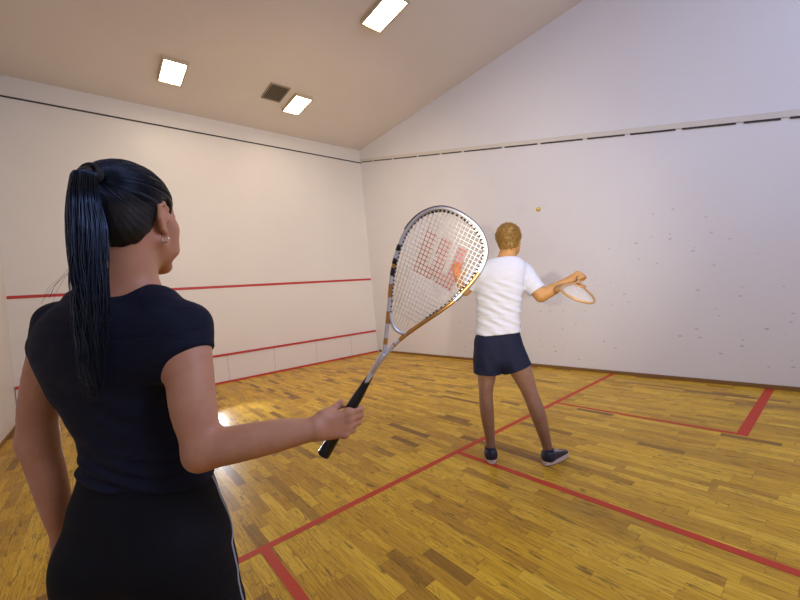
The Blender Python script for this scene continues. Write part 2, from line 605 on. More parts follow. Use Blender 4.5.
def polygonize(f, lo, hi, h):
    lo = np.array(lo, float); hi = np.array(hi, float)
    B = 8
    nb = np.ceil((hi-lo)/h/B).astype(int)+1
    n = nb*B
    bc = np.stack(np.meshgrid(*[(np.arange(k)*B+(B-1)/2)*h for k in nb], indexing='ij'), -1).reshape(-1, 3)+lo
    fc = f(bc.astype(F32))
    act = np.abs(fc) < h*B*1.25+0.03
    V = np.where(fc > 0, 1.0, -1.0).astype(F32)
    D = np.empty((len(fc), B*B*B), F32); D[:] = V[:, None]
    off = (np.stack(np.meshgrid(*[np.arange(B)]*3, indexing='ij'), -1).reshape(-1, 3)*h)
    org = np.stack(np.meshgrid(*[np.arange(k)*B*h for k in nb], indexing='ij'), -1).reshape(-1, 3)+lo
    ia = np.nonzero(act)[0]
    for s0 in range(0, len(ia), 400):
        ii = ia[s0:s0+400]
        P = (org[ii][:, None, :]+off[None]).reshape(-1, 3).astype(F32)
        D[ii] = f(P).reshape(len(ii), -1)
    G = D.reshape(nb[0], nb[1], nb[2], B, B, B).transpose(0, 3, 1, 4, 2, 5).reshape(n)
    ins = G < 0
    cnt = np.zeros(n-1, np.int8)
    cs = [(i, j, k) for i in (0, 1) for j in (0, 1) for k in (0, 1)]
    for i, j, k in cs:
        cnt += ins[i:n[0]-1+i, j:n[1]-1+j, k:n[2]-1+k]
    cells = np.argwhere((cnt > 0) & (cnt < 8))
    idx = -np.ones(n-1, np.int64)
    idx[cells[:, 0], cells[:, 1], cells[:, 2]] = np.arange(len(cells))
    val = {c: G[cells[:, 0]+c[0], cells[:, 1]+c[1], cells[:, 2]+c[2]] for c in cs}
    acc = np.zeros((len(cells), 3)); num = np.zeros(len(cells))
    for c in cs:
        for ax in range(3):
            if c[ax] == 0:
                c2 = tuple(1 if q == ax else c[q] for q in range(3))
                a, b = val[c], val[c2]
                m = (a < 0) != (b < 0)
                t = np.where(m, a/(a-b+1e-20), 0)
                p = np.tile(np.array(c, float), (len(cells), 1)); p[:, ax] += t
                acc[m] += p[m]; num[m] += 1
    verts = lo+(cells+acc/num[:, None])*h
    faces = []
    for ax in range(3):
        sl0 = [slice(1, n[q]-1) for q in range(3)]; sl1 = list(sl0)
        sl0[ax] = slice(0, n[ax]-1); sl1[ax] = slice(1, n[ax])
        A = ins[tuple(sl0)]; Bq = ins[tuple(sl1)]
        e_ = np.argwhere(A != Bq)
        sgn = A[e_[:, 0], e_[:, 1], e_[:, 2]]
        base = e_.copy()
        for q in range(3):
            if q != ax:
                base[:, q] += 1
        u, w = [(1, 2), (2, 0), (0, 1)][ax]
        c4 = []
        for du, dw in ((-1, -1), (0, -1), (0, 0), (-1, 0)):
            c = base.copy(); c[:, u] += du; c[:, w] += dw
            c4.append(idx[c[:, 0], c[:, 1], c[:, 2]])
        q4 = np.stack(c4, 1)
        q4[~sgn] = q4[~sgn][:, ::-1]
        faces.append(q4)
    faces = np.concatenate(faces)
    faces = faces[(faces >= 0).all(1)]
    return verts, faces


def sdf_obj(name, f, lo, hi, h, m, parent, mats=None, sel=None):
    v_, q_ = polygonize(f, lo, hi, h)
    fm = None
    if sel is not None:
        fm = sel(v_[q_].mean(1))
    return mesh_obj(name, v_, q_, m, parent, True, mats, fm), v_


def surf_point(f, a, b, n=40):
    """first point going from a to b that lies on the surface"""
    a = np.array(a, float); b = np.array(b, float)
    t = np.linspace(0, 1, 200)
    P = a+(b-a)*t[:, None]
    d = f(P.astype(F32))
    i = np.argmax(d < 0)
    if i == 0:
        return b
    tt = t[i-1]+(t[i]-t[i-1])*d[i-1]/(d[i-1]-d[i])
    return a+(b-a)*tt


def proj(P):
    q = np.atleast_2d(P)-CAM
    z = q@FF
    return np.stack([400+FPX*(q@RR)/z, 300-FPX*(q@UU)/z], 1)


# ------------------------------------------------------------------ anatomy
def head_sdf(O, az, s=1.0, tilt=0.0, male=False):
    """O : midpoint between the ears"""
    rt, fw, up = frame(az)
    t = math.radians(tilt)
    fw2 = fw*math.cos(t)+up*math.sin(t); up2 = up*math.cos(t)-fw*math.sin(t)
    A = np.stack([rt, fw2, up2])

    def L(x, y, z):
        return np.array(O)+s*(x*rt+y*fw2+z*up2)
    j = 1.12 if male else 1.0
    it = [(ell(L(0, -.015, .045), np.array([.071, .090, .070])*s, A), .01),
          (ell(L(0, .030, -.022), np.array([.056*j, .056, .082])*s, A), .03),
          (ell(L(0, .060, .040), np.array([.048, .028, .036])*s, A), .02)]
    for sx in (-1, 1):
        it.append((cap(L(sx*.052*j, .0, -.045), L(sx*.014, .072, -.096), .013*s, .013*s), .025))
        it.append((cap(L(sx*.056, .045, -.012), L(sx*.035, .073, -.020), .012*s, .011*s), .02))
        it.append((cap(L(sx*.055*j, .030, .000), L(sx*.042*j, .056, -.058), .017*s, .018*s), .02))
        it.append((cap(L(sx*.012, .088, .020), L(sx*.040, .076, .022), .006*s, .006*s), .014))
    it.append((cap(L(0, .076, -.095), L(0, .082, -.090), .013*s, .013*s), .02))
    it.append((cap(L(0, .084, .010), L(0, .100, -.028), .007*s, .0085*s), .012))
    for sx in (-1, 1):
        it.append((ell(L(sx*.011, .094, -.031), np.array([.007, .008, .006])*s, A), .006))
    it.append((ell(L(0, .086, -.056), np.array([.022, .010, .0055])*s, A), .006))
    it.append((ell(L(0, .085, -.066), np.array([.018, .009, .006])*s, A), .006))
    # ears : rim, bowl and lobe
    for sx in (-1, 1):
        pts = [L(sx*.068, .010, .000), L(sx*.073, .008, .026), L(sx*.077, -.010, .034), L(sx*.079, -.028, .022),
               L(sx*.077, -.026, -.004), L(sx*.072, -.014, -.024), L(sx*.068, .002, -.030)]
        for a, b in zip(pts[:-1], pts[1:]):
            it.append((cap(a, b, .0048*s, .0048*s), .004))
        it.append((ell(L(sx*.070, -.010, .002), np.array([.007, .018, .025])*s, A), .005))
        it.append((ell(L(sx*.069, -.003, -.027), np.array([.0045, .008, .009])*s, A), .005))
    base = union(it)
    eyes = [ell(L(sx*.031, .083, .004), np.array([.0145, .010, .0062])*s, A) for sx in (-1, 1)]

    def f(P):
        d = base(P)
        for e_ in eyes:
            d = smax(d, -e_(P), .008)
        return d
    return f, L, A


def eyes_parts(L, A, s, parent):
    for sx in (-1, 1):
        c = L(sx*.031, .073, .004)
        mb = MB()
        v0 = len(mb.v)
        nu, nv = 12, 8
        for i in range(nv+1):
            th = PI*i/nv
            for k in range(nu):
                ph = 2*PI*k/nu
                d = A[0]*math.sin(th)*math.cos(ph)+A[2]*math.sin(th)*math.sin(ph)+A[1]*math.cos(th)
                mb.v.append(tuple(c+d*.0125*s))
        for i in range(nv):
            for k in range(nu):
                k2 = (k+1) % nu
                mb.f.append([v0+i*nu+k, v0+i*nu+k2, v0+(i+1)*nu+k2, v0+(i+1)*nu+k])
                mb.m.append(1 if i < 2 else 0)
        mb.build('eye', M['eye'], parent, True, [M['eye'], M['iris']])


def hand_prims(W, X, N, S, s=1.0, curls=((25, 85, 50),)*4, thumb=(20, 30), spread=0.0, thumb_dir=None):
    """W wrist, X toward the fingers, N back of the hand, S thumb side"""
    X = X/np.linalg.norm(X); N = N-X*(N@X); N /= np.linalg.norm(N)
    S0 = np.cross(N, X); S = S0 if S0@S > 0 else -S0
    it = []
    Lp = .082*s
    xs = [.026, .009, -.009, -.025]
    for i, q in enumerate(xs):
        a = W+X*.006*s+S*q*.55*s
        b = W+X*(Lp-(0, 0, .003, .009)[i]*s)+S*q*s
        it.append((cap(a, b, .0125*s, .0098*s), .014))
        it.append((ell(b+N*.0035*s, np.array([.0085, .0078, .0075])*s, np.stack([X, S, N])), .006))
    it.append((ell(W+X*.03*s+S*.018*s-N*.010*s, np.array([.026, .015, .013])*s, np.stack([X, S, N])), .012))
    it.append((ell(W+X*.03*s-S*.018*s-N*.008*s, np.array([.028, .012, .012])*s, np.stack([X, S, N])), .012))
    lens = [(.040, .024, .020), (.044, .028, .021), (.041, .026, .021), (.032, .019, .018)]
    for i, q in enumerate(xs):
        p = W+X*(Lp-(0, 0, .003, .009)[i]*s)+S*q*s
        c = curls[i] if len(curls) > i else curls[0]
        ang = 0
        r0 = (.0088, .0090, .0086, .0076)[i]*s
        fan = spread*(1.5-i)
        Xd = X*math.cos(fan)+S*math.sin(fan)
        for k in range(3):
            ang += math.radians(c[k])
            d = Xd*math.cos(ang)-N*math.sin(ang)
            q2 = p+d*lens[i][k]*s
            it.append((cap(p, q2, r0, r0*.90), .005 if k else .009))
            p = q2; r0 *= .90
    # thumb
    tb = W+X*.022*s+S*.026*s-N*.006*s
    td = thumb_dir if thumb_dir is not None else (X*.6+S*.6-N*.45)
    td = td/np.linalg.norm(td)
    p2 = tb+td*.040*s
    t2 = td*math.cos(math.radians(thumb[0]))+(X*.3-N)*math.sin(math.radians(thumb[0])); t2 /= np.linalg.norm(t2)
    p3 = p2+t2*.030*s
    t3 = t2*math.cos(math.radians(thumb[1]))+(-N)*math.sin(math.radians(thumb[1])); t3 /= np.linalg.norm(t3)
    it.append((cap(tb, p2, .0125*s, .0105*s), .014))
    it.append((cap(p2, p3, .0102*s, .0092*s), .005))
    it.append((cap(p3, p3+t3*.024*s, .0092*s, .0080*s), .005))
    return it


def wave(P, amp, k, ph, thr=0.0):
    return amp*np.sin(P@np.array(k, F32)+ph)


# ------------------------------------------------------------------ the woman
WAZ = 143.0
wr, wf, wu = frame(WAZ)
WO = C(142, 490, .84); WO[2] = 0.0
woman = empty('person', WO, 'woman in black top and trousers with long black ponytail, seen from behind', 'person')


def WL(x, y, z):
    return WO+x*wr+y*wf+z*wu


HO = C(134.5, 222.5, .835)
head_w, HL, HA = head_sdf(HO, 139, 1.0)
torso_tab = [(.72, .004, .0, .140, .085, .095), (.79, .010, 0, .151, .10, .112), (.86, .008, 0, .155, .10, .114),
             (.93, .006, .0, .146, .098, .098), (.985, .004, .004, .124, .092, .080), (1.045, .002, .006, .108, .09, .074),
             (1.11, -.012, .006, .112, .098, .078), (1.19, -.032, .0, .127, .118, .086), (1.27, -.044, -.004, .138, .108, .090),
             (1.33, -.036, -.008, .130, .075, .082), (1.385, -.036, -.012, .075, .05, .06)]
torso_w = loft(WO, WAZ, torso_tab)
SHR = C(187, 326, .822); SHL = C(58, 322, .850)
ELR = C(204, 449, .765); WRR = C(314, 429, .80)
ELL = C(37.5, 441, .83); WRL = C(63, 536, .87)
NB = C(128, 300, .83)
shoulders = [(cap(C(134, 305, .82), SHR, .045, .040), .03), (cap(C(112, 300, .83), SHL, .042, .032), .02),
             (cap(C(130, 290, .83), C(160, 303, .82), .028, .032), .03), (cap(C(126, 290, .83), C(92, 299, .83), .028, .032), .03),
             (ell(C(105, 350, .775), (.045, .025, .06), np.stack([wr, wf, wu])), .06),
             (ell(C(163, 350, .775), (.045, .025, .06), np.stack([wr, wf, wu])), .06)]
arm_r_pts = [SHR, C(190, 372, .790), C(194, 410, .773), ELR]
arm_r = chain(arm_r_pts, [.045, .0455, .043, .0355], .02)
fore_r = chain([C(202.5, 451, .765), C(236, 444, .770), C(275, 436, .782), WRR], [.037, .0375, .0335, .0245], .02)
arm_l_pts = [SHL, C(46, 368, .845), C(39, 408, .84), ELL]
arm_l = chain(arm_l_pts, [.037, .0375, .0365, .0335], .02)
fore_l = chain([ELL, C(47, 472, .838), C(57, 510, .855), WRL], [.0335, .0335, .028, .0215], .02)
NKB = HL(0, -.028, -.02)
neck = [(cap(NKB, C(131, 300, .835), .052, .056), .03)]
# hands
hax = (C(369, 377, .85)-C(324, 453, .85)); hax /= np.linalg.norm(hax)
handr = hand_prims(WRR, RR*.86+FF*.42+UU*.02, -FF*.86+RR*.5, RR*.30+UU*.95, 0.93,
                   ((20, 92, 55), (24, 92, 60), (28, 92, 60), (30, 90, 60)), (25, 35), 0.0,
                   RR*.50+UU*.12+FF*.85)
xl = (C(68, 580, .90)-WRL)
handl = hand_prims(WRL, xl, wf*.2-wr*1.0, wf, 0.93, ((18, 25, 15), (22, 30, 18), (26, 32, 20), (30, 34, 22)), (10, 15), 0.04)
leg_pts = {}
legs = []
for sx, kx, ax_ in ((-1, -.13, -.15), (1, .125, .15)):
    hip = WL(sx*.084, -.005, .80); kn = WL(kx, .02, .46); an = WL(ax_, -.01, .085)
    leg_pts[sx] = (hip, kn, an)
    legs += chain([hip, hip*.5+kn*.5+wf*.008, kn, kn*.65+an*.35-wf*.015, an], [.086, .078, .055, .052, .034], .03)
glutes = [(ell(WL(-.065, -.06, .815), (.072, .060, .075), np.stack([wr, wf, wu])), .03),
          (ell(WL(.075, -.06, .815), (.072, .060, .075), np.stack([wr, wf, wu])), .03)]

body_items = [(torso_w, .02)]+shoulders+neck+[(head_w, .02)]
core_f = union(body_items)
armR_f = union(arm_r+fore_r+[(cap(ELR, C(199, 459, .755), .022, .013), .03)]); armL_f = union(arm_l+fore_l)
handR_f = union(handr); handL_f = union(handl)
legs_f = union(legs)


def body_woman(P):
    d = core_f(P)
    d = smin(d, armR_f(P), .022); d = smin(d, armL_f(P), .022)
    d = smin(d, handR_f(P), .010); d = smin(d, handL_f(P), .010)
    return smin(d, legs_f(P), .04)


def bbox(pts, pad):
    pts = np.array(pts); return pts.min(0)-pad, pts.max(0)+pad


def bcyl(c, r, z0, z1):
    c = np.array(c, float)
    return np.array([c[0]-r, c[1]-r, z0]), np.array([c[0]+r, c[1]+r, z1])


import time
_t = time.time()
# the bare body is kept inside the clothes; hands get a finer lattice
HRc = WRR
rl = np.array(HRc)


def in_hand(P):
    # plane just before the wrist, on the hand side
    n_ = (WRR-ELR)/np.linalg.norm(WRR-ELR)
    return ((P-(WRR-n_*.03).astype(F32))@n_.astype(F32))


def clothed_cut(P):
    """skin is drawn in a little under the clothes"""
    return P


def skin_body(P):
    d = body_woman(P)
    sh = shirt_w(P); pa = pants_w(P)
    # leave 4 mm between skin and the outside of the cloth
    return np.maximum(d, -np.minimum(sh, pa)-0.004) if False else d


def nrm(v_):
    v_ = np.array(v_, float)
    return v_/np.linalg.norm(v_)


# shirt
sleeve_nR = nrm(C(194, 410, .773)-SHR)
cutR = C(190, 354, .80)
sleeve_nR2 = nrm(sleeve_nR+0.22*RR)
cutL = C(40, 352, .845)
sleeve_nL = nrm(nrm(C(36, 410, .84)-SHL)*.9-RR*.75)
armRu = union(arm_r); armLu = union(arm_l)
torsoS = union([(torso_w, .02)]+shoulders)
hemz = .962


def shirt_w(P):
    z = P[:, 2]
    loose = .005+.006*np.clip((1.06-z)/.1, 0, 1)
    d = torsoS(P)-loose
    # tucks and folds gathering round the waist
    g = np.exp(-((z-.995)/.045)**2)
    x = (P-WO.astype(F32))@wr.astype(F32)
    w = .0044*np.sin(z*230+6*np.sin(x*14)+x*18)*g
    w += .0016*np.sin(z*95+x*40+3*np.sin(x*20))*np.exp(-((z-1.08)/.10)**2)
    d = d+w
    d = smax(d, (hemz+.016-.19*x-z)+.002*np.sin(x*30), .004)
    # neckline : round the neck base
    nk = np.array(C(133, 289, .83), F32)
    npl = nrm(np.array([0, 0, 1.0])+0.28*wf).astype(F32)
    d = smax(d, (P-nk)@npl, .004)
    a = smax(armRu(P)-.0055, (P-cutR.astype(F32))@sleeve_nR2.astype(F32), .003)
    b = smax(armLu(P)-.0055, (P-cutL.astype(F32))@sleeve_nL.astype(F32), .003)
    d = smin(smin(d, a, .022), b, .022)
    # the arms come out of the sleeves : nothing of the shirt below each cuff
    cb = smax(armLu(P)-.014, -(P-cutL.astype(F32))@sleeve_nL.astype(F32), .003)
    return smax(d, -cb, .006)


def on_view(f, px, py, d0=.5, d1=1.1):
    return surf_point(f, C(px, py, d0), C(px, py, d1))


pelvis = union([(torso_w, .02)]+glutes)


def pants_w(P):
    z = P[:, 2]
    d = smin(pelvis(P), legs_f(P)-.004, .045)-.004
    x = (P-WO.astype(F32))@wr.astype(F32)
    d = d+.0016*np.sin(z*60+x*25)*np.clip((.9-z)*8, 0, 1)
    d = smax(d, z-.999+.19*x, .004)
    d = smax(d, .11-z, .004)
    return d


def body_skin(P):
    """body shrunk slightly where cloth covers it so that nothing pokes through"""
    d = body_woman(P)
    z = P[:, 2]
    cov = np.minimum(shirt_w(P), pants_w(P))
    return np.where(cov < .001, d+.003, d)


lo, hi = bbox([C(20, 330, .8), WRR, HL(0, .1, .13), HL(0, -.12, -.1), WRL, WL(-.2, -.12, 0), WL(.2, .2, 0), WL(0, 0, 1.4)], .07)
lo[2] = 0.05


n_wrist = nrm(WRR-ELR)


def coarse_body(P):
    return np.maximum(body_woman(P), (P-(WRR+n_wrist*.02).astype(F32))@n_wrist.astype(F32))


def fine_hand(P):
    return np.maximum(body_woman(P), -((P-(WRR-n_wrist*.02).astype(F32))@n_wrist.astype(F32)))


def keep_faces(v_, q_, sign):
    """open the mesh at the wrist plane so both lattices meet without a rim"""
    c = (v_[q_].mean(1)-WRR)@n_wrist
    return q_[(c < .003) if sign < 0 else (c > -.003)]


v1, q1 = polygonize(coarse_body, lo, hi, .0055)
q1 = keep_faces(v1, q1, -1)
hlo, hhi = bbox([WRR-n_wrist*.01, C(368, 395, .84), C(330, 450, .90), C(350, 430, .80)], .045)
v2, q2_ = polygonize(fine_hand, hlo, hhi, .0022)
q2_ = keep_faces(v2, q2_, 1)
vv = np.concatenate([v1, v2]); qq = np.concatenate([q1, q2_+len(v1)])
used = np.unique(qq); remap = -np.ones(len(vv), int); remap[used] = np.arange(len(used))
vv = vv[used]; qq = remap[qq]
bw = mesh_obj('body', vv, qq, M['skin'], woman, True)
print('body woman', len(vv), time.time()-_t)
slo, shi = bcyl(WO, .36, .90, 1.48)
sh_o, sv = sdf_obj('shirt', shirt_w, slo, shi, .0042, M['shirt'], woman)
sh_o['label'] = 'black fitted short sleeved top'
plo, phi = bcyl(WO, .34, .06, 1.02)
pa_o, pv = sdf_obj('trousers', pants_w, plo, phi, .006, M['pants'], woman)
pa_o['label'] = 'black trousers with pale piping'
print('clothes', time.time()-_t)
seam_px = [(140, 291), (145, 306), (151, 322), (156, 338), (161, 352)]
sp = [on_view(shirt_w, x, y) for x, y in seam_px]
MB().tube(sp, .0011, 6).build('shoulder_seam', M['shirt'], sh_o, True)
# piping down the outside of the right leg
pts = []
for z in np.linspace(.955, .14, 60):
    c0 = WL(0.02, 0, z) if z > .80 else None
    if z <= .80:
        hip, kn, an = leg_pts[1]
        t_ = (z-kn[2])/(hip[2]-kn[2]) if z > kn[2] else (z-an[2])/(kn[2]-an[2])
        c0 = (hip*t_+kn*(1-t_)) if z > kn[2] else (kn*t_+an*(1-t_)); c0[2] = z
    dr = wr*.985+wf*.17
    pts.append(surf_point(pants_w, c0+dr*.35, c0)+dr*.0005)
MB().tube(pts, .0022, 6).build('piping', M['pipe'], pa_o, True)['label'] = 'thin pale piping'
# shoes
for sx in (-1, 1):
    an = leg_pts[sx][2]
    def shoe_f(P, an=an):
        a = an.copy(); a[2] = .045
        d = cap(a-wf*.03, a+wf*.14+np.array([0, 0, -.008]), .040, .032, wu, .95)(P)
        d = smin(d, cap(a, an+np.array([0, 0, .02]), .040, .038)(P), .03)
        return smax(d, .012-P[:, 2], .004)
    a = an.copy(); a[2] = .05
    l2, h2 = bbox([a-wf*.08, a+wf*.19, a+np.array([0, 0, .1])], .06); l2[2] = -.01
    o, _ = sdf_obj('shoe', shoe_f, l2, h2, .006, M['shoe'], woman)
    mb = MB()
    ring = []
    for k in range(28):
        t_ = 2*PI*k/28
        ring.append(a+wf*(.055+.125*math.cos(t_))+wr*(.042*math.sin(t_)))
    mb.v += [(p[0], p[1], .0) for p in ring]+[(p[0], p[1], .018) for p in ring]
    for k in range(28):
        mb.f.append([k, (k+1) % 28, 28+(k+1) % 28, 28+k]); mb.m.append(0)
    mb.f.append(list(range(27, -1, -1))); mb.m.append(0); mb.f.append(list(range(28, 56))); mb.m.append(0)
    mb.build('sole', M['white'], o)

eyes_parts(HL, HA, 1.0, woman)
mb = MB()
mb.tube([HL(-.018, .094, -.0595), HL(-.008, .0975, -.058), HL(0, .098, -.0595), HL(.008, .0975, -.058), HL(.018, .094, -.0595)], [.001, .003, .003, .003, .001], 6)
mb.tube([HL(-.016, .092, -.063), HL(0, .0965, -.066), HL(.016, .092, -.063)], [.001, .0038, .001], 6)
mb.build('lips', M['lip'], woman, True)
for sx in (-1, 1):
    pts = [surf_point(head_w, HL(sx*x, .14, z), HL(sx*x, .02, z)) for x, z in ((.013, .022), (.026, .026), (.038, .025), (.048, .019))]
    MB().tube(pts, [.0012, .002, .002, .0008], 6).build('eyebrow', M['hair'], woman, True)
# hair : a close cap swept back to the tie
TIE_DIR = np.array([.15, -.95, .20])       # in head axes, from the cranium centre
TIE_DIR = TIE_DIR/np.linalg.norm(TIE_DIR)
HC = np.array([0, -.015, .045]); HRAD = np.array([.080, .1005, .0840])


def head_local(P):
    return (P-HO.astype(F32))@HA.astype(F32).T


def hairline(x, y):
    """height of the hairline at head coordinates x, y (array)"""
    ax = np.abs(x)
    yy = np.array([-.12, -.085, -.055, -.03, -.012, .012, .03, .045, .065, .10])
    zz = np.array([-.078, -.074, -.062, -.024, .036, .046, .012, .045, .075, .085])
    return np.interp(y, yy, zz).astype(F32)


def hair_f(P):
    q = head_local(P)
    cc = HC.astype(F32); R_ = HRAD.astype(F32)
    k = (q-cc)/R_
    k0 = np.sqrt((k**2).sum(1)); k1 = np.sqrt(((k/R_)**2).sum(1))+1e-9
    d = k0*(k0-1)/k1
    # nape : hair lying on the lower back of the skull
    c2 = np.array([0, -.040, -.012], F32); R2 = np.array([.064, .062, .066], F32)
    k = (q-c2)/R2
    k0 = np.sqrt((k**2).sum(1)); k1 = np.sqrt(((k/R2)**2).sum(1))+1e-9
    d = smin(d, k0*(k0-1)/k1, .02)
    # fine combed ridges running to the tie
    t = q-cc; n_ = np.linalg.norm(t, axis=1)+1e-6
    u_ = t/n_[:, None]
    td = TIE_DIR.astype(F32)
    e1 = nrm(np.cross(TIE_DIR, [1, 0, 0])).astype(F32); e2 = np.cross(TIE_DIR, e1).astype(F32)
    ang = np.arctan2(u_@e1, u_@e2)
    d = d+.0003*np.sin(ang*46)+.0003*np.sin(ang*97+1)
    edge = hairline(q[:, 0], q[:, 1])-q[:, 2]+.003*np.sin(q[:, 1]*400)
    d = smax(d, edge*.8, .006)
    # thin shell : stop inside the skull
    return d


hl, hh = bcyl(HO, .17, HO[2]-.13, HO[2]+.18)
hair_o, _ = sdf_obj('hair', hair_f, hl, hh, .0032, M['hair'], woman)
hair_o['label'] = 'sleek black hair'


def on_head(dv, off=0.0):
    dv = dv/np.linalg.norm(dv)
    r = 1/np.sqrt(((dv/HRAD)**2).sum())
    p = HC+dv*(r+off)
    return p


mb = MB()
cnt = 0
tries = 0
while cnt < 620 and tries < 6000:
    tries += 1
    dv = rng.normal(size=3); dv /= np.linalg.norm(dv)
    p = on_head(dv)
    zl = float(hairline(np.array([p[0]]), np.array([p[1]]))[0])
    if p[2] < zl+.004:
        continue
    if dv@TIE_DIR > .93:
        continue
    cnt += 1
    pts = []
    n = 12
    om = math.acos(np.clip(dv@TIE_DIR, -1, 1))
    offj = .0005+.0016*rng.random()
    for i in range(n):
        t = i/(n-1)*.93
        s_ = (math.sin((1-t)*om)*dv+math.sin(t*om)*TIE_DIR)/math.sin(om)
        q = on_head(s_, offj*math.sin(PI*min(1, t+.12)))
        pts.append(HL(*q))
    mb.tube(pts, [.0005]*n, 3)
mb.build('combed_strands', M['strand'], hair_o, True)
# flyaway wisps at the temple and nape
TIE = HL(*(on_head(TIE_DIR, .012)))
out = nrm(TIE-HL(*HC))
mb = MB()
rings_ = []
sideA = nrm(np.cross(out, [0, 0, 1.])); sideB = np.cross(sideA, out)
for k in range(3):
    c = TIE+out*(-.006+.007*k)
    ring = [c+sideA*(.0135+.001*k)*math.cos(a)+sideB*(.0135+.001*k)*math.sin(a) for a in np.linspace(0, 2*PI, 20, endpoint=False)]
    mb.tube(ring, .0042, 8, closed=True)
mb.build('hair_tie', M['tie'], hair_o, True)
# ponytail : core plus loose wet-looking locks
pc = [TIE, TIE+out*.020, C(84, 196, .712), C(87, 225, .705), C(89, 262, .70), C(91, 300, .70), C(91, 335, .705), C(92, 375, .712), C(94, 404, .716)]
pr = [.015, .019, .025, .031, .031, .029, .026, .020, .006]
pc = [np.array(p) for p in pc]


def resample(P, n):
    P = np.array(P); L_ = np.r_[0, np.cumsum(np.linalg.norm(np.diff(P, axis=0), axis=1))]
    t = np.linspace(0, L_[-1], n)
    # Catmull-Rom like smoothing through dense linear + blur
    d_ = np.stack([np.interp(np.linspace(0, L_[-1], 200), L_, P[:, k]) for k in range(P.shape[1])], 1)
    ker = np.hanning(21); ker /= ker.sum()
    pad = np.pad(d_, ((10, 10), (0, 0)), mode='reflect', reflect_type='odd')
    sm = np.stack([np.convolve(pad[:, k], ker, 'valid') for k in range(P.shape[1])], 1)
    tt = np.linspace(0, L_[-1], 200)
    return np.stack([np.interp(t, tt, sm[:, k]) for k in range(P.shape[1])], 1)


PR = resample(np.c_[np.array(pc), pr], 40)
mb = MB(); mb.tube(PR[:-3, :3], PR[:-3, 3]*.62, 14, ref=RR)
pony = mb.build('ponytail', M['hair'], hair_o, True)
mb = MB()
for i in range(640):
    a = rng.random()*2*PI; rr_ = math.sqrt(rng.random())
    rr_ = .45+.55*rr_ if rng.random() < .8 else rr_
    ln = .55+.45*rng.random() if rng.random() < .55 else .86+.14*rng.random()
    ph = rng.random()*6.28; fq = 1.5+2.5*rng.random(); am = .0012+.0034*rng.random()
    a2 = a+rng.normal()*.35
    pts = []; n = 34
    # locks clump : snap the angle to a few clumps toward the tip
    cl = round(a2/(2*PI/9))*(2*PI/9)+.1*rng.normal()
    for k in range(n):
        t = k/(n-1)*ln
        j = t*39; j0 = min(int(j), 38); w = j-j0
        c = PR[j0]*(1-w)+PR[j0+1]*w
        aa = a+(cl-a)*min(1, t*1.3)
        rad = max(c[3], .008)*(rr_*(1-.12*t))*(1.0+.10*math.sin(ph))
        if t > .8:
            rad = max(rad, .010*rr_)
        off_ = RR*math.cos(aa)*rad*1.0+FF*math.sin(aa)*rad*.8
        off_ = off_+RR*am*math.sin(fq*6.28*t+ph)*t*2+FF*am*math.cos(fq*5*t+ph)*t
        if t < .06:
            off_ = off_*(.5+t/.06*.5)
        pts.append(c[:3]+off_)
    r0 = .0005+.0006*rng.random()
    mb.tube(pts, [r0]*(n-8)+[r0*(1-(q+1)/9) for q in range(8)], 4)
mb.build('locks', M['strand'], pony, True)
mb = MB()
for i in range(5):
    p0 = C(72+4*rng.random(), 255+20*rng.random(), .70)
    dx = -(8+16*rng.random())
    pts = [p0, C(70+dx*.3, 275, .70), C(66+dx*.8, 285+8*rng.random(), .70), C(64+dx, 296+10*rng.random(), .695)]
    mb.tube(resample(np.array(pts), 12), .00022, 3)
mb.build('loose_hairs', M['strand'], pony, True)
# earring
ring = []
ec = HL(.0715, -.006, -.046)
for a in np.linspace(0, 2*PI, 28, endpoint=False):
    ring.append(ec+(RR*math.cos(a)+UU*math.sin(a))*.0072)
MB().tube(ring, .0013, 8, closed=True).build('hoop_earring', mat('earring_silver', (.9, .85, .78), 0.15, 0.9), woman, True)

# fingernails skip the far side; the thumb nail faces the wall
print('woman', time.time()-_t)


# ------------------------------------------------------------------ the woman's racket
RD = .852
rk = empty('racket', C(324, 453, RD), 'large silver and gold racket with red logo on its strings, held by the woman', 'racket')


def Q(px, py, off=0.0):
    return C(px, py, RD)+FF*off


def spline(pts, n, closed=False):
    P = np.array(pts, float); m = len(P)
    out_ = []
    segs = m if closed else m-1
    per = max(2, n//segs)
    for i in range(segs):
        p0 = P[(i-1) % m] if closed or i > 0 else 2*P[0]-P[1]
        p1 = P[i]; p2 = P[(i+1) % m]
        p3 = P[(i+2) % m] if closed or i+2 < m else 2*P[-1]-P[-2]
        for k in range(per):
            t = k/per
            out_.append(.5*((2*p1)+(-p0+p2)*t+(2*p0-5*p1+4*p2-p3)*t*t+(-p0+3*p1-3*p2+p3)*t**3))
    if not closed:
        out_.append(P[-1])
    return np.array(out_)


hoop_px = [(383.5, 356), (385.5, 341), (387.2, 325), (389, 308), (390.3, 290), (393, 270), (397.5, 251), (405.5, 232), (416.5, 218.5), (429, 211),
           (443, 208.7), (458, 213.5), (473, 224), (482, 236.5), (485.5, 250), (483.2, 262.5), (476.5, 275), (466, 288), (452, 302), (438, 312.5),
           (421, 324), (405.5, 335), (394, 345), (384.5, 356)]
hp = spline(hoop_px, 240)
mats_r = [M['silver'], M['gold'], M['black']]
mi = []
for (x, y) in hp:
    if y > 300 and x > 384 and x > 400:
        mi.append(1)
    elif x < 396 and 262 < y < 345 and int(y/13) % 2 == 0:
        mi.append(1)
    elif x > 462 and y > 272:
        mi.append(1)
    else:
        mi.append(0)
mb = MB(); mb.tube([Q(*p) for p in hp], .0052, 12, mi, ref=FF, flat=1.7)
hoop = mb.build('hoop', M['silver'], rk, True, mats_r)
# black bumper guard on the outside of the head, and the dark trim of the left arm


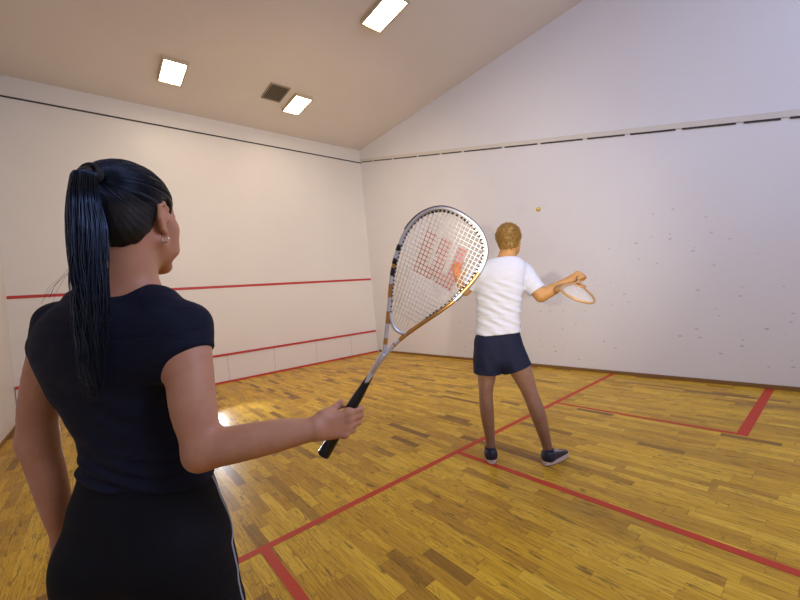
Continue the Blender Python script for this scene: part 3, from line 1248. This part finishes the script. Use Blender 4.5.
def offset_curve(P, d):
    Tn = np.gradient(P, axis=0); Tn /= np.linalg.norm(Tn, axis=1)[:, None]
    return P+np.stack([Tn[:, 1], -Tn[:, 0]], 1)*d


oc = offset_curve(hp, 2.1)
ic = offset_curve(hp, -2.2)
sel = [i for i, (x, y) in enumerate(hp) if y < 300 and (x > 447 or y < 232)]
MB().tube([Q(*oc[i]) for i in sel], .0023, 8, ref=FF, flat=2.6).build('bumper_guard', M['black'], rk, True)
mb = MB()
blk = [i for i, (x, y) in enumerate(ic) if y < 318]
mb.tube([Q(*ic[i]) for i in blk], .0013, 6, ref=FF, flat=4.0)
mb.build('grommet_strip', M['silver'], rk, True)
mb = MB()
acc_ = 0; last = ic[0]
for i in blk:
    acc_ += np.linalg.norm(ic[i]-last); last = ic[i]
    if acc_ > 3.6:
        acc_ = 0
        x, y = ic[i]
        fat = 1.7 if (430 < x < 466 and y < 225) or (x < 396 and y < 275) or (458 < x < 478 and y > 272) else 1.0
        tn = nrm(Q(*ic[min(i+1, len(ic)-1)])-Q(*ic[i-1]))
        mb.tube([Q(*ic[i])-tn*.0017*fat, Q(*ic[i])+tn*.0017*fat], .0026, 6, ref=FF, flat=2.6)
mb.build('grommets', M['black'], rk, False)
# marks printed on the hoop
mb = MB()
for a, b in ((258, 266), (268, 276), (244, 252)):
    ii = [i for i, (x, y) in enumerate(hp) if x < 402 and a < y < b]
    mb.tube([Q(*hp[i]) for i in ii], .0056, 10, ref=FF, flat=1.68)
mb.build('printed_bands', M['black'], rk, True)
# throat bridge
br = spline([(389.5, 312), (391.2, 321), (394.5, 328), (400, 332.5), (406, 333.5), (412, 330.5)], 40)
MB().tube([Q(*p) for p in br], .0042, 10, ref=FF, flat=1.8).build('throat_bridge', M['silver'], rk, True)
# shaft
sh = spline([(384, 354), (380, 360), (374.5, 369), (368, 379.5), (362, 389)], 24)
rr_s = np.interp(np.linspace(0, 1, len(sh)), [0, .25, .6, 1], [.0085, .0078, .0068, .0068])
MB().tube([Q(*p) for p in sh], rr_s, 12, ref=FF, flat=1.25).build('shaft', M['silver'], rk, True)
mb = MB()
for d_ in (-1.1, 0.2, 1.3):
    o2 = offset_curve(sh, d_)
    mb.tube([Q(*p, -.0088) for p in o2[4:15]], .0007, 5)
mb.build('pinstripes', M['gold'], rk, True)
# grip
gp = [(371, 375), (367.5, 380.5), (361, 391.5), (354, 403), (343, 421.5), (333, 438.5), (326, 450.5), (323.5, 454.5)]
grr = [.0068, .0078, .0105, .0125, .0135, .0135, .0145, .0150]
gps = spline(gp, 42)
gr_ = np.interp(np.linspace(0, 1, len(gps)), np.linspace(0, 1, 8), grr)
grip = MB().tube([Q(*p) for p in gps], gr_, 16, ref=FF, flat=1.0).build('grip', M['grip'], rk, True)
mb = MB()
hel = []
for k in range(200):
    t = k/199
    j = t*(len(gps)-1); j0 = min(int(j), len(gps)-2); w = j-j0
    c = gps[j0]*(1-w)+gps[j0+1]*w; rd = gr_[j0]*(1-w)+gr_[j0+1]*w
    a = t*2*PI*9
    sd = nrm(RR*.86+UU*.5)
    hel.append(Q(*c)+(FF*math.cos(a)+sd*math.sin(a))*rd)
mb.tube(hel, .0007, 4)
mb.build('wrap_ridge', M['grip'], grip, True)

# strings
inner = np.array([p for p in offset_curve(hp, -1.8) if p[1] < 318])
inner = np.concatenate([inner, spline([(425, 322), (412, 330), (405, 332), (399, 331), (393, 325), (390.5, 316)], 30)])


def clip_line(p, d):
    """intersections of the line p+t*d with polygon inner -> list of t"""
    ts = []
    n = len(inner)
    for i in range(n):
        a = inner[i]; b = inner[(i+1) % n]
        e_ = b-a
        den = d[0]*e_[1]-d[1]*e_[0]
        if abs(den) < 1e-9:
            continue
        w = a-p
        t = (w[0]*e_[1]-w[1]*e_[0])/den
        s_ = (w[0]*d[1]-w[1]*d[0])/den
        if 0 <= s_ < 1:
            ts.append(t)
    return sorted(ts)


W0 = np.array([427.5, 229.5]); WU_ = np.array([39.5, 22.5]); WV = np.array([-14.5, 38.5])
inv = np.linalg.inv(np.stack([WU_, WV], 1))


def in_logo(p):
    u_, v_ = inv@(p-W0)
    if not (-.02 < u_ < 1.02 and -.02 < v_ < 1.05):
        return False
    for lo_, hi_ in ((0, .25), (.37, .63), (.76, 1.0)):
        if lo_ <= u_ <= hi_ and v_ < .86:
            return True
    return (v_ > .76 and .03 < u_ < .98) and not (.44 < u_ < .56 and v_ > 1.0)


mbs = MB()
cen = np.array([437., 262.])
dm = nrm([.385, -.923]); dc = nrm([.885, .466])


def add_string(p, d, zoff):
    ts = clip_line(p, d)
    if len(ts) < 2:
        return
    t0, t1 = ts[0], ts[-1]
    n = max(2, int((t1-t0)/1.2))
    tt = np.linspace(t0, t1, n+1)
    cur = None; st = tt[0]
    lab = [in_logo(p+d*(tt[i]+tt[i+1])/2) for i in range(n)]
    i = 0
    while i < n:
        j = i
        while j+1 < n and lab[j+1] == lab[i]:
            j += 1
        a = p+d*tt[i]; b = p+d*tt[j+1]
        mbs.tube([Q(*a, zoff), Q(*b, zoff)],   .0008 if lab[i] else .0007, 5, 1 if lab[i] else 0)
        i = j+1


for k in range(-13, 14):
    fan = .012*k
    d = np.array([dm[0]*math.cos(fan)-dm[1]*math.sin(fan), dm[0]*math.sin(fan)+dm[1]*math.cos(fan)])
    add_string(cen+dc*k*3.9, d, -.0006)
for k in range(-18, 15):
    add_string(cen-dm*k*4.5, dc, .0006)
st = mbs.build('strings', M['string'], rk, True, [M['string'], M['stringred']])
st['label'] = 'white strings with a red logo'


# ------------------------------------------------------------------ the man
MAZ = 124.0
mr, mf, mu = frame(MAZ)
D0 = 2.83
MO = C(502, 450, D0); MO[2] = 0
man = empty('person', MO, 'man in white t-shirt and navy shorts, back turned, swinging a racket near the right wall', 'person')
MHO = C(509, 243, 2.85)
head_m, ML, MA = head_sdf(MHO, 118, 1.04, -4, True)


def mC(px, py, d=D0):
    return C(px, py, d)


O_m = C(497, 300, D0); O_m[2] = 0
rowc = {}
zc = lambda y, x=497: float(C(x, y, D0)[2])


def cxl(px, y):
    p = C(px, y, D0)-O_m
    return float(p@mr)


mt = []
for y, pl, prr, bf, bb in ((365, 475, 521, .11, .12), (356, 474, 521.5, .115, .125), (338, 475, 520.5, .105, .11), (322, 477, 519, .10, .095), (303, 476.5, 521, .11, .10),
                           (285, 475.5, 524, .12, .11), (272, 476, 526, .115, .105), (264, 480, 524, .08, .085), (258.5, 490, 516, .05, .06)):
    a = (cxl(prr, y)-cxl(pl, y))/2*.94
    mt.append((zc(y), (cxl(prr, y)+cxl(pl, y))/2, 0, a, bf, bb))
mt = sorted(mt)
torso_m = loft(O_m, MAZ, mt)
mSR = mC(523, 273, 2.82); mSL = mC(481.5, 274, 2.84)
mER = mC(541, 296, 2.76); mWR = mC(569, 280.5, 2.72)
mEL = mC(465, 290, 2.92); mWL = mC(458.5, 279, 3.04)
m_sh = [(cap(mC(503, 266), mSR, .05, .055), .04), (cap(mC(501, 266), mSL, .05, .055), .04)]
m_armR = chain([mSR, mSR*.5+mER*.5, mER], [.060, .054, .044], .02)
m_foreR = chain([mER, mER*.65+mWR*.35, mWR], [.042, .044, .029], .02)
m_armL = chain([mSL, mSL*.5+mEL*.5, mEL], [.058, .052, .044], .02)
m_foreL = chain([mEL, mEL*.65+mWL*.35, mWL], [.042, .043, .029], .02)
m_neck = [(cap(ML(0, -.03, -.03), mC(504, 267, 2.84), .058, .064), .03)]
# hands
hxR = nrm(mWR-mER)
m_handR = hand_prims(mWR, hxR*1.0, -FF*.8+UU*.6, RR*.3+UU*.2-FF*.9, 1.08, ((55, 85, 45),)*4, (30, 35))
m_handL = hand_prims(mWL, UU*.95-RR*.12+FF*.2, -FF*.9, RR, 1.08, ((20, 28, 20), (24, 30, 20), (26, 32, 22), (30, 34, 24)), (12, 15), .06)
# legs : left standing, right striding out
lk = [mC(486.5, 352, 2.83), mC(486.8, 372, 2.83), mC(485.8, 392, 2.82), mC(487, 412, 2.83), mC(490, 438, 2.84), mC(490.5, 448, 2.84)]
lr = [.088, .072, .052, .052, .036, .034]
rk_ = [mC(510, 352, 2.80), mC(521, 371, 2.77), mC(530, 393, 2.74), mC(538, 414, 2.72), mC(546, 442, 2.72), mC(548, 452, 2.72)]
rr2 = [.090, .078, .056, .055, .037, .034]
m_legs = chain(lk, lr, .025)+chain(rk_, rr2, .025)
legsM = union(m_legs)
bodyM_core = union([(torso_m, .02)]+m_sh+m_neck+[(head_m, .02)]+m_armR+m_foreR+m_armL+m_foreL, .02)
handsM = union(m_handR+m_handL)


FL = np.array(C(491, 461, 1)); 
footL = mC(490.5, 450, 2.84).copy(); footR = mC(548.5, 453, 2.72).copy()
fdL = nrm(mf*1.0-mr*.15); fdR = nrm(mf*.75+mr*.65)


def feet(P):
    a = footL.copy(); a[2] = .05
    d = cap(a, a+fdL*.15-wu*.015, .034, .026)(P)
    b = footR.copy(); b[2] = .05
    return smin(d, cap(b, b+fdR*.15-wu*.015, .034, .026)(P), .02)


def body_man(P):
    d = smin(bodyM_core(P), legsM(P), .04)
    d = smin(d, handsM(P), .010)
    return smin(d, feet(P), .03)


lo, hi = bbox([MO, mWR+RR*.15, mWL-RR*.1, ML(0, 0, .15), mWL+UU*.25, mC(560, 460, 2.6), footL+fdL*.2, footR+fdR*.22, mC(465, 300, 2.7)], .09)
lo[2] = -.01
v_m, q_m = polygonize(body_man, lo, hi, .0078)
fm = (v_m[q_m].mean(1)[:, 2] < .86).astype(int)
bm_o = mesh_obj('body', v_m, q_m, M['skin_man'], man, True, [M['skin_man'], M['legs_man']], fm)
print('man body', len(v_m), time.time()-_t)
m_shT = union([(torso_m, .02)]+m_sh)
mAR = union(chain([mSR, mER], [.064, .056], .02)); mAL = union(chain([mSL, mEL], [.062, .056], .02))
mcR = mSR*.22+mER*.78; mcL = mSL*.25+mEL*.75
mhem = zc(333.5)


def shirt_m(P):
    z = P[:, 2]
    x = (P-O_m.astype(F32))@mr.astype(F32)
    d = m_shT(P)-.015-.006*np.clip((1.15-z)/.2, 0, 1)
    d = d+(.0038*np.sin(z*75+x*38+2*np.sin(x*12))+.002*np.sin(z*140+x*60))*np.clip((1.45-z)*5, 0, 1)
    d = smax(d, mhem-z+.12*(x-.02)*.25, .006)
    npn = nrm(np.array([0, 0, 1.])+.25*mf).astype(F32)
    d = smax(d, (P-mC(507, 260.5, 2.84).astype(F32))@npn, .006)
    a = smax(mAR(P)-.010, (P-mcR.astype(F32))@nrm(mER-mSR).astype(F32), .005)
    b = smax(mAL(P)-.010, (P-mcL.astype(F32))@nrm(mEL-mSL).astype(F32), .005)
    return smin(smin(d, a, .03), b, .03)


l2, h2 = bcyl(O_m, .42, .85, 1.65)
o, _ = sdf_obj('shirt', shirt_m, l2, h2, .0062, M['white_shirt'], man)
o['label'] = 'white t-shirt'
hipL = chain([mC(488, 344, 2.83), mC(487, 378, 2.83)], [.105, .106], .03)
hipR = chain([mC(507, 344, 2.81), mC(521, 376, 2.765)], [.110, .108], .03)
sh_legs = union(hipL+hipR)
cutl = mC(487, 373.5, 2.83); cutr = mC(519, 368.5, 2.78)
nL_ = nrm(mC(487, 380, 2.83)-mC(487, 350, 2.83)); nR_ = nrm(mC(524, 380, 2.77)-mC(510, 350, 2.80))
shl = union(hipL); shr = union(hipR)


def shorts_m(P):
    z = P[:, 2]
    x = (P-O_m.astype(F32))@mr.astype(F32)
    w = .003*np.sin(x*70+z*25)*np.clip((.95-z)*6, 0, 1)
    t = smax(torso_m(P)-.008, zc(368.5)-z, .02)
    a = smax(shl(P)+w, (P-cutl.astype(F32))@nL_.astype(F32), .005)
    b = smax(shr(P)+w, (P-cutr.astype(F32))@nR_.astype(F32), .005)
    d = smin(smin(t, a, .03), b, .03)
    return smax(d, z-(mhem+.035), .005)


l2, h2 = bcyl(O_m, .42, .55, 1.08)
o, _ = sdf_obj('shorts', shorts_m, l2, h2, .0062, M['navy'], man)
o['label'] = 'navy sports shorts'
# hair of the man


def hair_m(P):
    q = (P-MHO.astype(F32))@MA.astype(F32).T/1.04
    cc = np.array([0, -.015, .047], F32); R_ = np.array([.083, .104, .094], F32)
    k = (q-cc)/R_; k0 = np.sqrt((k**2).sum(1)); k1 = np.sqrt(((k/R_)**2).sum(1))+1e-9
    d = k0*(k0-1)/k1
    c2 = np.array([0, -.042, -.015], F32); R2 = np.array([.062, .062, .062], F32)
    k = (q-c2)/R2; k0 = np.sqrt((k**2).sum(1)); k1 = np.sqrt(((k/R2)**2).sum(1))+1e-9
    d = smin(d, k0*(k0-1)/k1, .02)
    d = d+.0032*np.sin(q[:, 0]*150+3*np.sin(q[:, 1]*70))*np.sin(q[:, 1]*150+q[:, 2]*90)
    yy = np.array([-.12, -.085, -.055, -.03, -.012, .012, .03, .045, .065, .10])
    zz = np.array([-.062, -.060, -.050, -.025, .020, .030, -.002, .045, .080, .09])
    return smax(d, (np.interp(q[:, 1], yy, zz)-q[:, 2]).astype(F32)*.8, .008)


l2, h2 = bcyl(MHO, .18, MHO[2]-.14, MHO[2]+.19)
o, _ = sdf_obj('hair', hair_m, l2, h2, .005, M['hair_man'], man)
o['label'] = 'short golden brown hair'
eyes_parts(ML, MA, 1.04, man)
hm_o = o
mb = MB()
k_ = 0
for q in range(2600):
    dv = rng.normal(size=3); dv /= np.linalg.norm(dv)
    base = np.array([0, -.015, .047])
    far = ML(*(base+dv*.16)); near = ML(*(base+dv*.03))
    p = surf_point(hair_m, far, near)
    if np.linalg.norm(p-near) < .012:
        continue
    n_ = nrm(p-ML(0, -.02, .03)); tl = nrm(n_*.8+rng.normal(size=3)*.45+mf*.25*(dv[2] > .3))
    mb.tube([p-n_*.003, p+tl*.008, p+nrm(tl-mu*.3)*.014], [.0022, .0016, .0003], 4)
mb.build('tufts', M['hair_man'], hm_o, True)
# shoes
for a0, fd in ((footL, fdL), (footR, fdR)):
    a0 = a0.copy(); sd = np.cross(fd, [0, 0, 1.])
    a1 = a0.copy(); a1[2] = .058

    def shoe_f(P, a1=a1, fd=fd, a0=a0):
        d = cap(a1-fd*.012, a1+fd*.17-mu*.016, .047, .037)(P)
        c3 = a1.copy(); c3[2] = .085
        d = smin(d, cap(a1, c3, .045, .044)(P), .02)
        d = smax(d, P[:, 2]-.092+.25*np.clip(((P-a1.astype(F32))@fd.astype(F32)), -.05, .2), .006)
        return smax(d, .022-P[:, 2], .004)
    l2, h2 = bbox([a1-fd*.07, a1+fd*.23, a1+mu*.09], .07); l2[2] = -.01
    so, _ = sdf_obj('shoe', shoe_f, l2, h2, .006, M['shoe'], man)
    mb = MB()
    n = 32
    ring = []
    for k in range(n):
        t_ = 2*PI*k/n
        ring.append(a1+fd*(.075+.140*math.cos(t_))+sd*(math.copysign(abs(math.sin(t_))**.8, math.sin(t_))*(.046+.004*math.cos(t_))))
    for z_, sc_ in ((0, .94), (.006, 1.0), (.030, 1.0)):
        cc_ = a1+fd*.075
        mb.v += [(cc_[0]+(p[0]-cc_[0])*sc_, cc_[1]+(p[1]-cc_[1])*sc_, z_) for p in ring]
    for j in range(2):
        for k in range(n):
            mb.f.append([j*n+k, j*n+(k+1) % n, (j+1)*n+(k+1) % n, (j+1)*n+k]); mb.m.append(0 if j else 1)
    mb.f.append(list(range(n-1, -1, -1))); mb.m.append(1); mb.f.append(list(range(2*n, 3*n))); mb.m.append(0)
    mb.build('sole', M['sole'], so, False, [M['sole'], M['black']])['label'] = 'pale sole with dark tread'
    mb = MB()
    for k in range(5):
        c = a1+fd*(.055+.020*k)
        pts = [surf_point(shoe_f, c+sd*s_*.028+mu*.12, c+sd*s_*.020-mu*.03)+mu*.001 for s_ in (-1, -.5, 0, .5, 1)]
        mb.tube(pts, .002, 5)
    mb.build('laces', M['white'], so, True)
    c3 = a0.copy(); c3[2] = .112
    mb = MB(); mb.tube([a1+mu*.03, c3], [.040, .0385], 16); mb.build('sock', M['sock'], man, True)
print('man', time.time()-_t)

# ------------------------------------------------------------------ the man's racket, pointing back toward the camera
hand_c = mWR+hxR*.075-UU*.01
tipc = C(577, 302, 2.24)
rk2 = empty('racket', hand_c, 'small tan teardrop racket in the raised hand of the man', 'racket')
ax2 = nrm(tipc-hand_c)
sd2 = nrm(RR-ax2*(RR@ax2)+UU*.0)
sd2 = nrm(sd2*math.cos(-.25)+np.cross(ax2, sd2)*math.sin(-.25))
nn2 = np.cross(ax2, sd2)


def R2(u_, v_, w=0):
    return hand_c+ax2*v_+sd2*u_+nn2*w


ho = [(0.006, .13), (.020, .19), (.050, .25), (.085, .315), (.105, .385), (.100, .445), (.065, .495), (0, .515),
      (-.065, .495), (-.100, .445), (-.105, .385), (-.085, .315), (-.050, .25), (-.020, .19), (-.006, .13)]
hs = spline(ho, 120)
MB().tube([R2(*p) for p in hs], .0075, 10, ref=nn2, flat=1.2).build('hoop', M['frame2'], rk2, True)
MB().tube([R2(0, .06), R2(0, .15)], [.008, .009], 10).build('shaft', M['frame2'], rk2, True)
MB().tube([R2(0, -.09), R2(0, .04), R2(0, .075)], [.0155, .0145, .010], 12).build('grip', M['frame2'], rk2, True)
br2 = spline([(.045, .242), (.02, .225), (-.02, .225), (-.045, .242)], 16)
MB().tube([R2(*p) for p in br2], .006, 8, ref=nn2).build('throat_bridge', M['frame2'], rk2, True)
inner = np.array([p*np.array([.96, 1.0]) for p in hs if p[1] > .235])
mb2 = MB()


def st2(p, d):
    ts = clip_line(np.array(p, float), np.array(d, float))
    if len(ts) < 2:
        return
    a = np.array(p)+np.array(d)*ts[0]; b = np.array(p)+np.array(d)*ts[-1]
    mb2.tube([R2(*a), R2(*b)], .0007, 4)


for k in range(-9, 10):
    st2((k*.0105, .3), (0, 1))
for k in range(20):
    st2((0, .25+k*.0135), (1, 0))
mb2.build('strings', M['string'], rk2, True)

# ------------------------------------------------------------------ the ball
bc = C(538.3, 209.3, 3.35)
mb = MB()
nu, nv = 20, 12
for i in range(nv+1):
    th = PI*i/nv
    for k in range(nu):
        ph = 2*PI*k/nu
        mb.v.append(tuple(bc+.0215*np.array([math.sin(th)*math.cos(ph), math.sin(th)*math.sin(ph), math.cos(th)])))
for i in range(nv):
    for k in range(nu):
        k2 = (k+1) % nu
        mb.f.append([i*nu+k, (i+1)*nu+k, (i+1)*nu+k2, i*nu+k2]); mb.m.append(0)
ball = mb.build('ball', M['ball'], None, True, None, tuple(bc))
ball['label'] = 'small yellow brown ball in the air above the man and his racket'
ball['category'] = 'ball'


# ------------------------------------------------------------------ light
def area(name, loc, target, size, power, color, sy=None, spread=None):
    ld = bpy.data.lights.new(name, 'AREA')
    ld.energy = power; ld.color = color
    ld.shape = 'RECTANGLE' if sy else 'SQUARE'
    ld.size = size
    if sy:
        ld.size_y = sy
    if spread:
        ld.spread = spread
    o_ = bpy.data.objects.new(name, ld); COL.objects.link(o_)
    o_.location = loc
    d = Vector(target)-Vector(loc)
    o_.rotation_euler = d.to_track_quat('-Z', 'Y').to_euler()
    return o_


def spot(name, loc, target, ang, power, color, rad=.05, blend=1.0):
    ld = bpy.data.lights.new(name, 'SPOT')
    ld.energy = power; ld.color = color; ld.spot_size = math.radians(ang); ld.spot_blend = blend
    ld.shadow_soft_size = rad
    o_ = bpy.data.objects.new(name, ld); COL.objects.link(o_)
    o_.location = loc
    d = Vector(target)-Vector(loc)
    o_.rotation_euler = d.to_track_quat('-Z', 'Y').to_euler()
    return o_


# daylight from the viewing gallery behind the photographer
area('gallery_daylight', (9.6, 3.6, 3.4), (3.5, 4.4, 1.4), 3.0, 135, (.54, .63, 1.0), 1.6)
# photographer's strobe beside the camera, snooted onto the man
spot('camera_strobe', (7.94, 1.22, 1.30), (4.9, 4.9, 1.6), 54, 250, (1.0, .88, .72), .03)
# small strobe on the floor by the front wall, hidden behind the woman
spot('floor_strobe', C(212, 379, 5.5), (6.3, 3.4, .5), 84, 90, (.88, .92, 1.0), .05)
# added warm fill without a fixture, brightening the front wall
spot('front_fill', (5.4, 2.9, 3.3), (0.0, 4.2, 2.2), 112, 250, (1.0, .77, .53), .3)
# added neutral fill hung in mid-air to lift the side wall
spot('side_fill', (6.2, 2.2, 3.5), (3.4, 6.4, 1.7), 104, 150, (.90, .88, 1.0), .3)

w = bpy.data.worlds.new('world'); SC.world = w; w.use_nodes = True
w.node_tree.nodes['Background'].inputs[0].default_value = (.05, .05, .06, 1)

SC.view_settings.view_transform = 'Standard'
SC.view_settings.look = 'None'
SC.view_settings.gamma = 1.0
SC.view_settings.use_curve_mapping = False
SC.view_settings.exposure = 0.18
